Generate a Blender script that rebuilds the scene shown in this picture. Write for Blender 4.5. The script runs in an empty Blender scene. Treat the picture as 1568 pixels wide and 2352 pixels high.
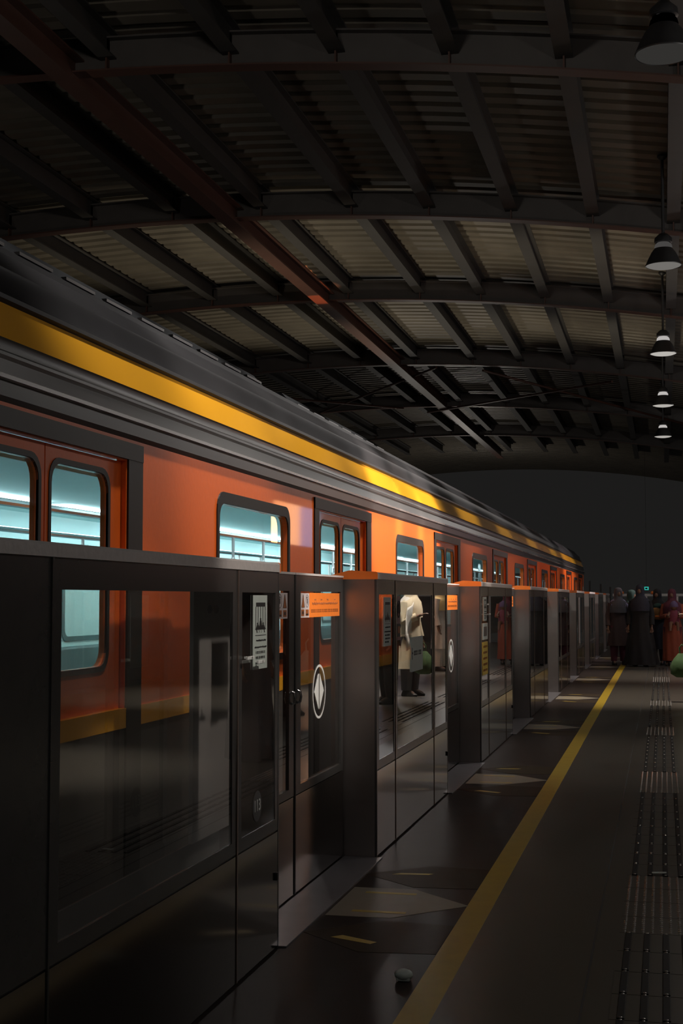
import bpy, bmesh, math, random
from mathutils import Vector, Matrix
random.seed(7)
PI = math.pi
S = bpy.context.scene
C = S.collection

# ------------------------------------------------------------------ camera, world, light, exposure
cam_d = bpy.data.cameras.new('camera'); cam = bpy.data.objects.new('camera', cam_d); C.objects.link(cam)
cam_d.sensor_fit = 'VERTICAL'; cam_d.sensor_height = 24.0; cam_d.lens = 24.0 * 3200 / 2352
cam.location = (0, 0, 1.37)
cam.rotation_euler = (math.radians(90 + 3.5585), 0, math.radians(12.9456))
cam_d.clip_end = 300
S.camera = cam
S.view_settings.view_transform = 'Standard'; S.view_settings.look = 'None'
S.view_settings.exposure = 0.0; S.view_settings.gamma = 1.0
S.view_settings.use_curve_mapping = False
w = bpy.data.worlds.new('night'); S.world = w; w.use_nodes = True
w.node_tree.nodes['Background'].inputs[0].default_value = (1.0, 0.97, 0.93, 1)
w.node_tree.nodes['Background'].inputs[1].default_value = 0.0112

def spot(name, loc, aim, power, ang, col=(1, .9, .78), blend=.6, rad=.12):
    l = bpy.data.lights.new(name, 'SPOT'); l.energy = power; l.spot_size = math.radians(ang); l.spot_blend = blend
    l.color = col; l.shadow_soft_size = rad
    o = bpy.data.objects.new(name, l); C.objects.link(o); o.location = loc
    o.rotation_euler = (Vector(aim) - Vector(loc)).to_track_quat('-Z', 'Y').to_euler(); return o
def point(name, loc, power, col=(1, .9, .78), rad=.15):
    l = bpy.data.lights.new(name, 'POINT'); l.energy = power; l.color = col; l.shadow_soft_size = rad
    o = bpy.data.objects.new(name, l); C.objects.link(o); o.location = loc; return o

# added spots that brighten the train side, no fixtures built for them
for Y in (10.2, 11.2, 12.2): spot('train_side_fill', (1.3, Y-.4, 4.2), (-2.0, Y, 1.95), 1900, 21, (1, .84, .72), .6, .1)
spot('train_side_fill', (1.6, 5.4, 4.2), (-2.0, 6.3, 2.0), 250, 26, (1, .88, .78), .8, .15)
spot('train_side_fill', (1.4, 30.0, 4.2), (-2.0, 31.0, 1.9), 900, 60, (1, .80, .76), .8, .15)
# extra unseen spots added to brighten the orange notices and gate ends
for Y in (5.1, 6.9, 11.35, 15.8): spot('notice_fill', (.5, Y-.9, 3.3), (-1.60, Y, 1.25 if Y < 11 else 1.4), 430 if Y > 6 else 160, 21, (1, .88, .78), .7, .08)
# invented spots above the gate line, brightening the yellow stripe and train shoulder
for Y, P in ((5.3, 420), (6.7, 700), (8.2, 760), (9.9, 1000), (12.2, 1000), (15.0, 700), (18.5, 420), (22.5, 420), (27, 420), (33, 420)):
    spot('gate_line_fill', (-1.1, Y, 5.4), (-2.55, Y, 2.2), P, 40, (1, .93, .84), .8, .12)
# fill spots added over the waiting area to light people and floor
spot('platform_fill', (0.9, 18.5, 5.2), (2.5, 18.8, 0), 1700, 56, (1, .92, .82), .7, .2)
spot('platform_fill', (-0.6, 20.0, 3.4), (1.0, 19.2, .9), 520, 40, (1, .93, .84), .8, .15)
spot('platform_fill', (1.2, 27.5, 5.2), (2.6, 26.8, 0), 1500, 54, (1, .92, .82), .7, .2)
spot('platform_fill', (1.6, 11.0, 5.2), (2.3, 10.5, 0), 1500, 44, (1, .92, .82), .8, .2)
spot('platform_fill', (0.4, 18.5, 5.8), (-0.5, 20.0, 0), 1300, 52, (1, .88, .76), 1.0, .25)
spot('platform_fill', (0.2, 25.5, 5.8), (-0.5, 25.5, 0), 800, 46, (1, .90, .80), 1.0, .25)
spot('platform_fill', (0.4, 14.0, 5.8), (-0.9, 12.5, 0), 260, 44, (1, .9, .8), 1.0, .25)
# ambient fill points added outside the view to lift the dark surfaces
for Y, P in ((-2.5, 70), (4, 34), (11, 62), (19, 70), (28, 100), (38, 80)):
    point('hall_fill', (2.6, Y, 5.0), P, (1, .95, .90), .25)
for Y, P in ((6, 25), (16, 40), (48, 110), (62, 200)):
    point('track_fill', (-8.5, Y, 3.2), P, (1, .92, .82), .25)  # added fill beyond the train for the left side and far roof
spot('roof_front_fill', (-3.0, -2.5, 6.3), (-5.0, 24, 8.2), 900, 44, (1, .93, .84), .9, .3)  # added spot from behind the camera, lifting the arch webs
# added upward spots brightening the roof sheets, no fixtures there
for Y in (25.7, 33.3):
    for X, z, P, an in ((-9.4, .8, 1500, 62), (-5.6, .8, 1500, 62), (-1.4, 3.9, 420, 84)):
        spot('roof_up_fill', (X, Y, z), (X+.2, Y, 8.4), P*.48, an, (1, .88, .66), .8, .2)
spot('beam_glint_light', (-6.6, 26.6, 4.0), (-6.93, 28.0, 7.62), 1500, 13, (1, .30, .10), .5, .05)  # added orange spot that makes the glint on the girder

# ------------------------------------------------------------------ materials
def mat(name, col, rough=.5, metal=0, var=0.0, scale=8, bump=0, coat=0, spec=.5, emit=None, es=0):
    m = bpy.data.materials.new(name); m.use_nodes = True; n = m.node_tree; b = n.nodes['Principled BSDF']
    c4 = (*col, 1)
    b.inputs['Base Color'].default_value = c4; b.inputs['Roughness'].default_value = rough
    b.inputs['Metallic'].default_value = metal; b.inputs['Specular IOR Level'].default_value = spec
    if coat: b.inputs['Coat Weight'].default_value = coat; b.inputs['Coat Roughness'].default_value = .04
    if emit: b.inputs['Emission Color'].default_value = (*emit, 1); b.inputs['Emission Strength'].default_value = es
    tc = n.nodes.new('ShaderNodeTexCoord'); no = n.nodes.new('ShaderNodeTexNoise')
    no.inputs['Scale'].default_value = scale; no.inputs['Detail'].default_value = 5
    n.links.new(tc.outputs['Object'], no.inputs['Vector'])
    mr = n.nodes.new('ShaderNodeMapRange'); mr.inputs[3].default_value = 1 - var; mr.inputs[4].default_value = 1 + var
    n.links.new(no.outputs['Fac'], mr.inputs[0])
    hs = n.nodes.new('ShaderNodeHueSaturation'); hs.inputs['Color'].default_value = c4
    n.links.new(mr.outputs[0], hs.inputs['Value']); n.links.new(hs.outputs[0], b.inputs['Base Color'])
    if bump:
        bp = n.nodes.new('ShaderNodeBump'); bp.inputs['Strength'].default_value = bump; bp.inputs['Distance'].default_value = .01
        n.links.new(no.outputs['Fac'], bp.inputs['Height']); n.links.new(bp.outputs[0], b.inputs['Normal'])
    return m
def emis(name, col, s):
    m = bpy.data.materials.new(name); m.use_nodes = True; n = m.node_tree; n.nodes.clear()
    e = n.nodes.new('ShaderNodeEmission'); e.inputs[0].default_value = (*col, 1); e.inputs[1].default_value = s
    o = n.nodes.new('ShaderNodeOutputMaterial'); n.links.new(e.outputs[0], o.inputs[0]); return m
def glass(name, tint, k=1.5, base=.02, rough=0.0):
    m = bpy.data.materials.new(name); m.use_nodes = True; n = m.node_tree; n.nodes.clear()
    t = n.nodes.new('ShaderNodeBsdfTransparent'); t.inputs[0].default_value = (*tint, 1)
    g = n.nodes.new('ShaderNodeBsdfAnisotropic'); g.inputs['Roughness'].default_value = rough
    g.inputs[0].default_value = (1, 1, 1, 1)
    f = n.nodes.new('ShaderNodeFresnel'); f.inputs[0].default_value = 1.5
    mu = n.nodes.new('ShaderNodeMath'); mu.operation = 'MULTIPLY_ADD'; mu.use_clamp = True
    mu.inputs[1].default_value = k; mu.inputs[2].default_value = base; n.links.new(f.outputs[0], mu.inputs[0])
    ge = n.nodes.new('ShaderNodeNewGeometry'); iv = n.nodes.new('ShaderNodeMath'); iv.operation = 'SUBTRACT'; iv.inputs[0].default_value = 1
    n.links.new(ge.outputs['Backfacing'], iv.inputs[1]); ml = n.nodes.new('ShaderNodeMath'); ml.operation = 'MULTIPLY'
    n.links.new(mu.outputs[0], ml.inputs[0]); n.links.new(iv.outputs[0], ml.inputs[1])
    mx = n.nodes.new('ShaderNodeMixShader'); n.links.new(ml.outputs[0], mx.inputs[0])
    n.links.new(t.outputs[0], mx.inputs[1]); n.links.new(g.outputs[0], mx.inputs[2])
    o = n.nodes.new('ShaderNodeOutputMaterial'); n.links.new(mx.outputs[0], o.inputs[0]); return m

M = dict(
 orange=mat('train_orange', (.84, .145, .018), .36, 0, .06, 30, .06, coat=.25, spec=.3),
 yellow=mat('train_yellow', (.95, .45, .025), .22, 0, .03, 6, coat=.6),
 tgrey=mat('train_grey', (.16, .15, .15), .3, .5, .1, 5),
 tband=mat('train_band', (.045, .042, .042), .3, .3, .12, 4),
 tline=mat('train_moulding', (.40, .38, .38), .25, .7, .05, 6),
 troof=mat('train_roof', (.030, .030, .033), .34, .10, .25, 3, .05, spec=.05),
 tunit=mat('roof_unit', (.016, .017, .019), .55, 0, .35, 2.5, .1, spec=.04),
 gasket=mat('black_rubber', (.012, .011, .011), .5, 0, .2, 10),
 interior=mat('train_interior', (.66, .88, .88), .5, 0, .08, 2),
 seat=mat('train_seat', (.07, .16, .17), .4, 0, .1, 5),
 chrome=mat('handrail_steel', (.75, .76, .78), .18, 1, .03, 6),
 cap=mat('gate_cap', (.58, .55, .54), .42, .1, .15, 40, .1),
 orefl_mark=mat('orange_reflection_marker', (.95, .22, .035), .35, 0, .08, 20, .1),  # train's orange reflection as paint on the cap ends; also fence markers
 black=mat('gate_black', (.046, .045, .044), .25, 0, .2, 10),
 steel=mat('gate_steel', (.17, .15, .135), .13, .95, .05, 3, .01),
 endp=mat('gate_end_steel', (.33, .30, .29), .34, .9, .12, 5, .05),
 bronze=mat('gate_bronze_strip', (.50, .38, .32), .25, .9, .1, 10),
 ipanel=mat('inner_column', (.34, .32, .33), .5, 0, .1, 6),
 grey=mat('inner_panel', (.16, .15, .155), .45, .1, .12, 6),
 glass=glass('gate_glass', (.93, .93, .91), 1.45, .02),
 tglass=glass('train_glass', (.80, .88, .88), 1.0, .0),
 sgrey=mat('sticker_grey', (.50, .57, .53), .5, 0, .08, 20),
 swhite=mat('sticker_white', (.62, .55, .55), .5, 0, .06, 20),
 snotice=mat('notice_paper', (.50, .56, .53), .55, 0, .08, 12),
 sorange=mat('sticker_orange', (.95, .24, .03), .5, 0, .08, 30),
 syellow=mat('sticker_yellow', (.60, .42, .05), .5, 0, .1, 30),
 sblack=mat('ink_black', (.012, .012, .012), .6, 0, .1, 10),
 sbrown=mat('ink_brown', (.30, .09, .02), .6, 0, .1, 10),
 sred=mat('ink_red', (.45, .06, .05), .6, 0, .1, 10),
 logo=mat('emblem_white', (.72, .74, .72), .45, 0, .04, 10),
 disc=mat('number_disc', (.07, .07, .072), .4, 0, .1, 10),
 sill=mat('sill_steel', (.30, .30, .33), .36, .7, .12, 8, .05),
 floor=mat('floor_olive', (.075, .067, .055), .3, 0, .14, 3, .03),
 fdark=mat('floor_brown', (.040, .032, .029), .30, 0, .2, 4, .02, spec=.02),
 fyel=mat('floor_yellow', (.40, .27, .02), .4, 0, .18, 9, .04),
 joint=mat('floor_joint', (.02, .018, .016), .7),
 farrow=mat('floor_arrow_beige', (.26, .235, .19), .4, 0, .12, 10, spec=.1),
 fbrown=mat('floor_arrow_brown', (.050, .038, .027), .4, 0, .15, 10, spec=.02),
 fyellow=mat('floor_mark_yellow', (.46, .33, .05), .4, 0, .15, 12),
 tact=mat('tactile_bar', (.012, .011, .010), .6, .0, .1, 10, spec=.1),
 tactm=mat('tactile_stud', (.45, .43, .41), .3, .9, .1, 10),
 ball=mat('track_bed', (.05, .047, .045), .9, 0, .3, 8, .4),
 beam=mat('roof_steel_brown', (.066, .058, .054), .5, 0, .25, 3),
 beamr=mat('roof_steel_red', (.075, .032, .022), .45, 0, .25, 3),
 purl=mat('purlin_steel', (.036, .033, .031), .6, 0, .2, 3),
 deck=mat('roof_sheet', (.13, .113, .088), .5, .1, .4, 1.6, .05),
 lamp=mat('lamp_black', (.03, .03, .032), .45, 0, .2, 10),
 wall=mat('far_wall', (.09, .088, .085), .8, 0, .25, .5),
 skin=mat('skin', (.15, .08, .05), .5, 0, .05, 20),
 hair=mat('hair', (.01, .008, .007), .5, 0, .2, 40),
 mint=mat('cloth_mint', (.45, .62, .56), .7, 0, .08, 20),
 teal=emis('exit_teal', (.05, .6, .5), .6),
)
def cloth(name, col): return mat('cloth_' + name, col, .85, 0, .18, 14, .3)

# ------------------------------------------------------------------ mesh helpers
class MB:
    def __init__(s): s.b = bmesh.new()
    def box(s, x0, x1, y0, y1, z0, z1, bev=0):
        g = bmesh.ops.create_cube(s.b, size=1, matrix=Matrix.Translation(((x0+x1)/2, (y0+y1)/2, (z0+z1)/2)) @ Matrix.Diagonal((abs(x1-x0), abs(y1-y0), abs(z1-z0), 1)))
        if bev:
            es = list({e for v in g['verts'] for e in v.link_edges})
            bmesh.ops.bevel(s.b, geom=es, offset=bev, segments=2, affect='EDGES', profile=.6)
        return s
    def prism(s, pts, axis, a0, a1):
        """pts: 2-D outline; axis 'x': pts are (y,z); 'y': (x,z); 'z': (x,y)"""
        def P(p, a): return {'x': (a, p[0], p[1]), 'y': (p[0], a, p[1]), 'z': (p[0], p[1], a)}[axis]
        A = [s.b.verts.new(P(p, a0)) for p in pts]; B = [s.b.verts.new(P(p, a1)) for p in pts]
        n = len(pts)
        for i in range(n): s.b.faces.new((A[i], A[(i+1) % n], B[(i+1) % n], B[i]))
        s.b.faces.new(A[::-1]); s.b.faces.new(B); return s
    def sheet(s, outer, holes, x, th=0):
        """flat panel in the y-z plane at x with holes, thickness th toward -x"""
        for loop in [outer] + holes:
            vs = [s.b.verts.new((x, p[0], p[1])) for p in loop]
            for i in range(len(vs)): s.b.edges.new((vs[i], vs[(i+1) % len(vs)]))
        es = [e for e in s.b.edges if e.is_wire]
        r = bmesh.ops.triangle_fill(s.b, use_beauty=True, use_dissolve=False, edges=es)
        fs = [g for g in r['geom'] if isinstance(g, bmesh.types.BMFace)]
        if th:
            e = bmesh.ops.extrude_face_region(s.b, geom=fs)
            bmesh.ops.translate(s.b, vec=(-th, 0, 0), verts=[g for g in e['geom'] if isinstance(g, bmesh.types.BMVert)])
        return s
    def tube(s, pts, r, seg=8):
        pts = [Vector(p) for p in pts]; rings = []
        rr = r if isinstance(r, (list, tuple)) else [r]*len(pts)
        for i, p in enumerate(pts):
            d = (pts[min(i+1, len(pts)-1)] - pts[max(i-1, 0)]).normalized()
            u = d.orthogonal().normalized() if i == 0 else (u - d*u.dot(d)).normalized()
            v = d.cross(u)
            rings.append([s.b.verts.new(p + (u*math.cos(2*PI*k/seg) + v*math.sin(2*PI*k/seg))*rr[i]) for k in range(seg)])
        s._skin(rings); return s
    def _skin(s, rings, cap=True):
        for a, b in zip(rings, rings[1:]):
            n = len(a)
            for k in range(n): s.b.faces.new((a[k], a[(k+1) % n], b[(k+1) % n], b[k]))
        if cap: s.b.faces.new(rings[0][::-1]); s.b.faces.new(rings[-1])
    def lathe(s, prof, o=(0, 0, 0), seg=32, cap=False):
        rings = [[s.b.verts.new((o[0]+r*math.cos(2*PI*k/seg), o[1]+r*math.sin(2*PI*k/seg), o[2]+z)) for k in range(seg)] for r, z in prof]
        s._skin(rings, cap); return s
    def loft(s, secs, seg=28, fold=0, nf=9, ph=0, cap=True):
        """secs: (cx,cy,z,rx,ry[,fold]) ellipses"""
        rings = []
        for q in secs:
            cx, cy, z, rx, ry = q[:5]; f = q[5] if len(q) > 5 else fold
            ring = []
            for k in range(seg):
                a = 2*PI*k/seg; m = 1 + f*math.sin(nf*a + ph + z*3) + f*.5*math.sin((nf-4)*a - z*5)
                ring.append(s.b.verts.new((cx+rx*m*math.cos(a), cy+ry*m*math.sin(a), z)))
            rings.append(ring)
        s._skin(rings, cap); return s
    def ball(s, c, r, seg=16):
        if not isinstance(r, (tuple, list)): r = (r, r, r)
        bmesh.ops.create_uvsphere(s.b, u_segments=seg, v_segments=max(6, seg*2//3), radius=1, matrix=Matrix.Translation(c) @ Matrix.Diagonal((*r, 1))); return s
    def make(s, name, m, parent=None, smooth=False, loc=None):
        bmesh.ops.recalc_face_normals(s.b, faces=s.b.faces)
        me = bpy.data.meshes.new(name); s.b.to_mesh(me); s.b.free()
        me.materials.append(M[m] if isinstance(m, str) else m)
        if smooth:
            for p in me.polygons: p.use_smooth = True
            try: me.set_sharp_from_angle(angle=math.radians(42))
            except Exception: pass
        o = bpy.data.objects.new(name, me); C.objects.link(o)
        if parent: o.parent = parent
        if loc: o.location = loc
        return o
def tag(o, label=None, cat=None, group=None, kind=None):
    if label: o['label'] = label
    if cat: o['category'] = cat
    if group: o['group'] = group
    if kind: o['kind'] = kind
    return o
def empty(name, loc=(0, 0, 0), rz=0):
    o = bpy.data.objects.new(name, None); C.objects.link(o); o.location = loc; o.rotation_euler.z = rz
    o.empty_display_size = .1; return o
def copy_tree(o, parent=None):
    c = o.copy(); C.objects.link(c)
    if parent: c.parent = parent
    for ch in [x for x in C.objects if x.parent == o]: copy_tree(ch, c)
    return c
def rrect(y0, y1, z0, z1, r=.05, n=5):
    pts = []
    for cy, cz, a0 in ((y1-r, z1-r, 0), (y0+r, z1-r, 90), (y0+r, z0+r, 180), (y1-r, z0+r, 270)):
        for k in range(n+1):
            a = math.radians(a0 + 90*k/n); pts.append((cy+r*math.cos(a), cz+r*math.sin(a)))
    return pts
def rect(y0, y1, z0, z1): return [(y0, z0), (y1, z0), (y1, z1), (y0, z1)]

# ------------------------------------------------------------------ structure: platform, track, far wall, roof sheet
XF = -1.49      # front face of the platform screen boxes
XD = -1.67      # plane of the sliding door leaves
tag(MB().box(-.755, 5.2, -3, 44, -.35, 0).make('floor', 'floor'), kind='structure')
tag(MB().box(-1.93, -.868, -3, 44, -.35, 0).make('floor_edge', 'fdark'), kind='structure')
tag(MB().box(-.868, -.755, -3, 44, -.35, .001).make('trim_1', 'fyel'), kind='structure')
tag(MB().box(-.288, -.280, -3, 44, 0, .0008).make('trim_2', 'joint'), kind='structure')
tag(MB().box(-16, -1.95, -3, 75, -1.5, -1.2).make('floor_track', 'ball'), kind='structure')
tag(MB().box(-1.93, 5.2, 44, 75, -1.5, -1.2).make('floor_beyond', 'ball'), kind='structure')
tag(MB().box(5.2, 5.4, -3, 75, -.35, 4.2).make('wall_right', 'wall'), kind='structure')
def arcz(x, z0=7.8): return z0 - (x+8)**2/100.0
b = MB(); xs = [-16 + i*1.0 for i in range(24)]
prof = []; y = -4.0
while y < 75: prof += [(y, 0), (y+.22, 0), (y+.25, .045), (y+.37, .045)]; y += .40
rows = [[b.b.verts.new((x, yy, arcz(x, 8.32)+dz)) for x in xs] for yy, dz in prof]
for r0, r1 in zip(rows, rows[1:]):
    for i in range(len(xs)-1): b.b.faces.new((r0[i], r0[i+1], r1[i+1], r1[i]))
tag(b.make('ceiling', 'deck'), kind='structure')

# ------------------------------------------------------------------ roof steel
def arch(Y, label):
    t = empty('roof_arch', (0, Y, 0)); tag(t, label, 'roof beam', 'arched roof beams')
    X = [-16 + i*.5 for i in range(45)]
    def strip(dz0, dz1, hw):
        m = MB(); rings = []
        for x in X:
            z = arcz(x); rings.append([m.b.verts.new(p) for p in ((x, -hw, z+dz0), (x, hw, z+dz0), (x, hw, z+dz1), (x, -hw, z+dz1))])
        m._skin(rings); return m
    strip(.02, .40, .008).make('web', 'beam', t)
    strip(0, .02, .11).make('bottom_flange', 'beamr', t); strip(.40, .42, .11).make('top_flange', 'beam', t)
    for x in PX:
        if x < -13: continue
        z = arcz(x); MB().box(x-.01, x+.01, -.10, -.008, z+.02, z+.40).make('stiffener', 'beamr', t)
    return t
PX = [-14.1, -12.6, -11.1, -9.57, -8.07, -6.5, -4.94, -3.64, -2.3, -1.0, .25, 1.6, 3.0, 4.4]
desc = {8.2: 'out of the light, nearest the camera', 15.6: 'in the dark above the near platform lamp', 22.3: 'whose lower edge closes the first lit bay of sheets',
        29.0: 'crossing at the orange glint', 37.5: 'lowest of the three clear ones, crossbraced behind', 46: 'beyond the crossing braces in the distance'}
for Y in (15.6, 22.3, 29.0, 37.5, 46): arch(Y, 'brown arched steel roof beam ' + desc[Y])
arch(54.5, 'faint arched steel roof beam farthest away in the dark')
ords = ['leftmost over the far track', 'second from left', 'third from left', 'fourth from left', 'just left of the red girder', 'directly above the red girder',
        'just right of the long red girder', 'above the train side', 'above the gate line', 'left of the pendant lamps', 'directly above the pendant lamps', 'right of the pendant lamps', 'near the right roof edge', 'at the right roof edge']
for x, s_ in zip(PX, ords):
    z = arcz(x)
    o = MB().box(x-.10, x+.10, -3, 62, z+.16, z+.18).box(x-.01, x+.01, -3, 62, z+.18, z+.48).box(x-.10, x+.10, -3, 62, z+.48, z+.50).make('roof_purlin', 'purl')
    tag(o, 'long dark steel purlin under the roof sheets, ' + s_, 'purlin', 'roof purlins')
g = empty('roof_girder', (-6.95, 0, 7.62)); tag(g, 'reddish steel girder running lengthwise under the arches with an orange glint', 'girder')
MB().box(-.13, .13, -3, 62, 0, .025).make('bottom_flange', 'beamr', g)
MB().box(-.012, .012, -3, 62, .025, .32).make('web', 'beamr', g)
MB().box(-.13, .13, -3, 62, .32, .345).make('top_flange', 'beamr', g)
def brace(a, b_, lab): tag(MB().tube([a, b_], .035, 8).make('roof_brace', 'beamr'), lab, 'roof brace', 'diagonal roof braces')
brace((-7.6, 46, 7.62), (-1.25, 38.2, 7.25), 'thin steel roof brace rising to the right beyond third arch')
brace((-4.7, 37.7, 7.6), (.9, 46, 6.95), 'thin steel roof brace falling to the right beyond third arch')
brace((-11.2, 45.5, 7.65), (-6.0, 37.8, 7.75), 'thin steel roof brace left of the red girder beyond third arch')
brace((-13.5, 37.8, 7.4), (-8.4, 45.8, 7.75), 'thin steel roof brace nearest the train roof beyond third arch')

# ------------------------------------------------------------------ train
train = empty('metro_train', (-3.4, 0, -1.1)); tag(train, 'orange metro train with yellow roof stripe and lit windows behind the gates', 'train')
T0, T1 = -2.5, 38.4
def tm(m, name, mt, par=None, smooth=False):
    o = m.make(name, mt, par or train, smooth)
    if par is None: o.location = (3.4, 0, 1.1)
    return o
DC = [4.33+4.44*k for k in range(-1, 8)]; WC = [6.77+4.44*k for k in range(-1, 7)]
DC = [d for d in DC if d > T0+.9 and d < T1-.9]
for side in (1, -1):     # near wall at x=-2.0, far wall mirrored about x=-3.4
    xs_ = -2.0 if side == 1 else -4.8
    edges = [T0] + sum([[d-.68, d+.68] for d in DC], []) + [T1-1.5]
    m = MB()
    for a, c in zip(edges[0::2], edges[1::2]):
        hs = [rrect(wc-.61, wc+.61, 1.08, 1.815, .07) for wc in WC if a < wc-.65 and c > wc+.65]
        m.sheet(rect(a, c, .95, 1.985), hs, xs_ if side == 1 else xs_+.04, .04)
    for d in DC: m.box(xs_-.0 if side == 1 else xs_, xs_-.04 if side == 1 else xs_+.04, d-.68, d+.68, 1.90, 1.985)
    if side == -1: m.b.free(); m = MB().box(-4.8, -4.76, T0, T1-1.5, .95, 2.03)
    tm(m, 'side_wall', 'orange' if side == 1 else 'interior')
    if side == 1:
        m = MB().box(-2.045, -2.0, T0, T1-1.5, -.55, .88); tm(m, 'lower_side', 'tgrey')
        m = MB().box(-2.04, -1.995, T0, T1-1.5, .88, .955); tm(m, 'lower_stripe', 'yellow')
    else:
        tm(MB().box(-4.8, -4.76, T0, T1-1.5, -.55, .96), 'lower_side', 'interior')
for d in DC:
    for sgn in (-1, 1):
        a, c = (d-.675, d-.004) if sgn < 0 else (d+.004, d+.675)
        wa, wb = (d-.55, d-.05) if sgn < 0 else (d+.05, d+.55)
        dl = tm(MB().sheet(rect(a, c, -.02, 1.895), [rrect(wa, wb, 1.12, 1.835, .07)], -2.02, .03), 'door', 'orange')
        MB().sheet(rrect(wa-.02, wb+.02, 1.10, 1.855, .08), [rrect(wa, wb, 1.12, 1.835, .07)], -2.017, .01).make('window_gasket', 'gasket', dl)
        MB().box(-2.036, -2.032, wa, wb, 1.12, 1.835).make('window_pane', 'tglass', dl)
    dg = MB().box(-2.0, -1.992, d-.80, d-.69, -.05, 1.97).box(-2.0, -1.992, d+.69, d+.84, -.05, 1.97).box(-2.0, -1.990, d-.80, d+.84, 1.905, 1.97)
    tm(dg, 'door_surround', 'gasket')
for wc in WC:
    if wc < T1-2: 
        tm(MB().sheet(rrect(wc-.645, wc+.645, 1.045, 1.87, .09), [rrect(wc-.61, wc+.61, 1.08, 1.815, .07)], -1.994, .008), 'window_frame', 'gasket')
        tm(MB().box(-2.03, -2.026, wc-.61, wc+.61, 1.08, 1.815), 'window_pane', 'tglass')
# shoulder, stripe and roof skins, swept along the train
def sweep(prof, name, mt, y0=T0, y1=T1-1.5, nose=True):
    m = MB(); secs = [y0, y1] + ([y1+.5, y1+.9, y1+1.2, y1+1.42] if nose else [])
    rows = []
    for y in secs:
        k = 1 if y <= y1 else math.sqrt(max(0, 1-((y-y1)/1.5)**2))
        kz = .35+.65*k; rows.append([m.b.verts.new((-3.4+(x+3.4)*(.55+.45*k), y, 1.2+(z-1.2)*kz)) for x, z in prof])
    for r0, r1 in zip(rows, rows[1:]):
        for i in range(len(prof)-1): m.b.faces.new((r0[i], r0[i+1], r1[i+1], r1[i]))
    return tm(m, name, mt, None, True)
sweep([(-2.0, 1.985), (-1.985, 2.0), (-1.985, 2.05)], 'cant_rail', 'tband')
sweep([(-1.985, 2.05), (-1.972, 2.053), (-1.972, 2.066), (-1.99, 2.069)], 'rain_moulding', 'tline')
sweep([(-1.99, 2.069), (-2.0, 2.12), (-1.99, 2.13), (-1.99, 2.14), (-2.005, 2.15), (-2.01, 2.18), (-2.005, 2.19)], 'upper_band', 'tband')
sweep([(-2.005, 2.19), (-2.065, 2.325)], 'roof_stripe', 'yellow')
sweep([(-2.065, 2.325), (-2.05, 2.335), (-2.05, 2.35), (-2.075, 2.37), (-2.10, 2.45), (-2.10, 2.46), (-2.12, 2.47), (-2.22, 2.57), (-2.22, 2.59), (-2.45, 2.67), (-3.0, 2.74), (-3.4, 2.76), (-3.8, 2.74), (-4.35, 2.66), (-4.6, 2.55), (-4.75, 2.35), (-4.8, 2.0)], 'roof_skin', 'troof')
# nose below the shoulder
nose = MB(); y1 = T1-1.5; rows = []
for y in (y1, y1+.5, y1+.9, y1+1.2, y1+1.42):
    k = math.sqrt(max(0, 1-((y-y1)/1.5)**2)); rows.append([nose.b.verts.new((-3.4+(x+3.4)*(.55+.45*k), y, 1.2+(z-1.2)*(.35+.65*k))) for x, z in ((-2, -.5), (-2, .5), (-2, 1.2), (-2, 1.985), (-4.8, 1.985), (-4.8, -.5))])
nose._skin(rows); tm(nose, 'cab_nose', 'orange', None, True)
# roof units
for i, (a, c, h, xo) in enumerate([(-2, 4.6, 3.02, -2.78), (5.0, 9.6, 3.00, -2.8), (10.0, 13.6, 2.93, -2.7), (14.4, 17.4, 2.97, -2.85), (18.0, 22.4, 2.90, -2.75), (23.4, 26.4, 2.95, -2.85), (27.2, 31.2, 2.88, -2.75), (32.0, 34.6, 2.88, -2.8)]):
    u = tm(MB().prism([(xo+.28, 2.60), (xo+.10, h-.18), (xo+.06, h-.15), (xo-.06, h-.02), (xo-.2, h), (xo-1.1, h), (xo-1.3, h-.1), (xo-1.35, 2.6)], 'y', a, c), 'roof_unit', 'tunit', None, True)
    gr = MB(); gt = MB()
    n = int((c-a)/.5)
    for k in range(n): gr.box(xo+.075, xo+.175, a+.15+k*.5, a+.50+k*.5, 2.66+.02, 2.69); gt.box(xo-.02, xo+.03, a+.15+k*.5, a+.5+k*.5, h-.10, h-.085)
    gr.make('vent_grille', 'tband', u); gt.make('upper_grille', 'tband', u)
# interior
tm(MB().box(-4.76, -2.05, T0, T1-1.6, -.03, .0), 'interior_floor', 'seat')
tm(MB().box(-4.76, -2.05, T0, T1-1.6, 2.03, 2.05), 'interior_ceiling', 'interior')
k = 0; y = -2.0
while y < T1-3:
    e = 2.5 if y < 3.5 else (3.5 if y < 6.0 else 12.0 if y < 10 else 26.0)
    if y > 19: e = 6
    mt = emis('interior_light', (.80, .95, 1.0), e)
    tm(MB().box(-2.62, -2.48, y, y+1.9, 1.985, 2.028, .01), 'ceiling_light', mt)
    tm(MB().box(-2.475, -2.465, y-.1, y+2.1, 1.915, 2.03), 'added_baffle', 'interior')  # lip added to keep the strip light off the platform floor
    tm(MB().box(-4.22, -4.05, y, y+1.9, 1.985, 2.028, .01), 'ceiling_light', mt)
    y += 2.22
for rx in (-2.85, -3.95):
    r = tm(MB().tube([(rx, T0+.2, 1.80), (rx, T1-1.8, 1.80)], .018), 'handrail', 'chrome')
    for k in range(int(39/.74)):
        yy = T0+.5+k*.74
        if yy > T1-2: break
        m = MB().tube([(rx, yy, 1.80), (rx, yy, 1.64)], .012, 6)
        m.tube([(rx, yy+.05*math.sin(a*PI/4), 1.60+.05*math.cos(a*PI/4)) for a in range(9)], .009, 6)
        m.make('grab_handle', 'swhite', r)
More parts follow.
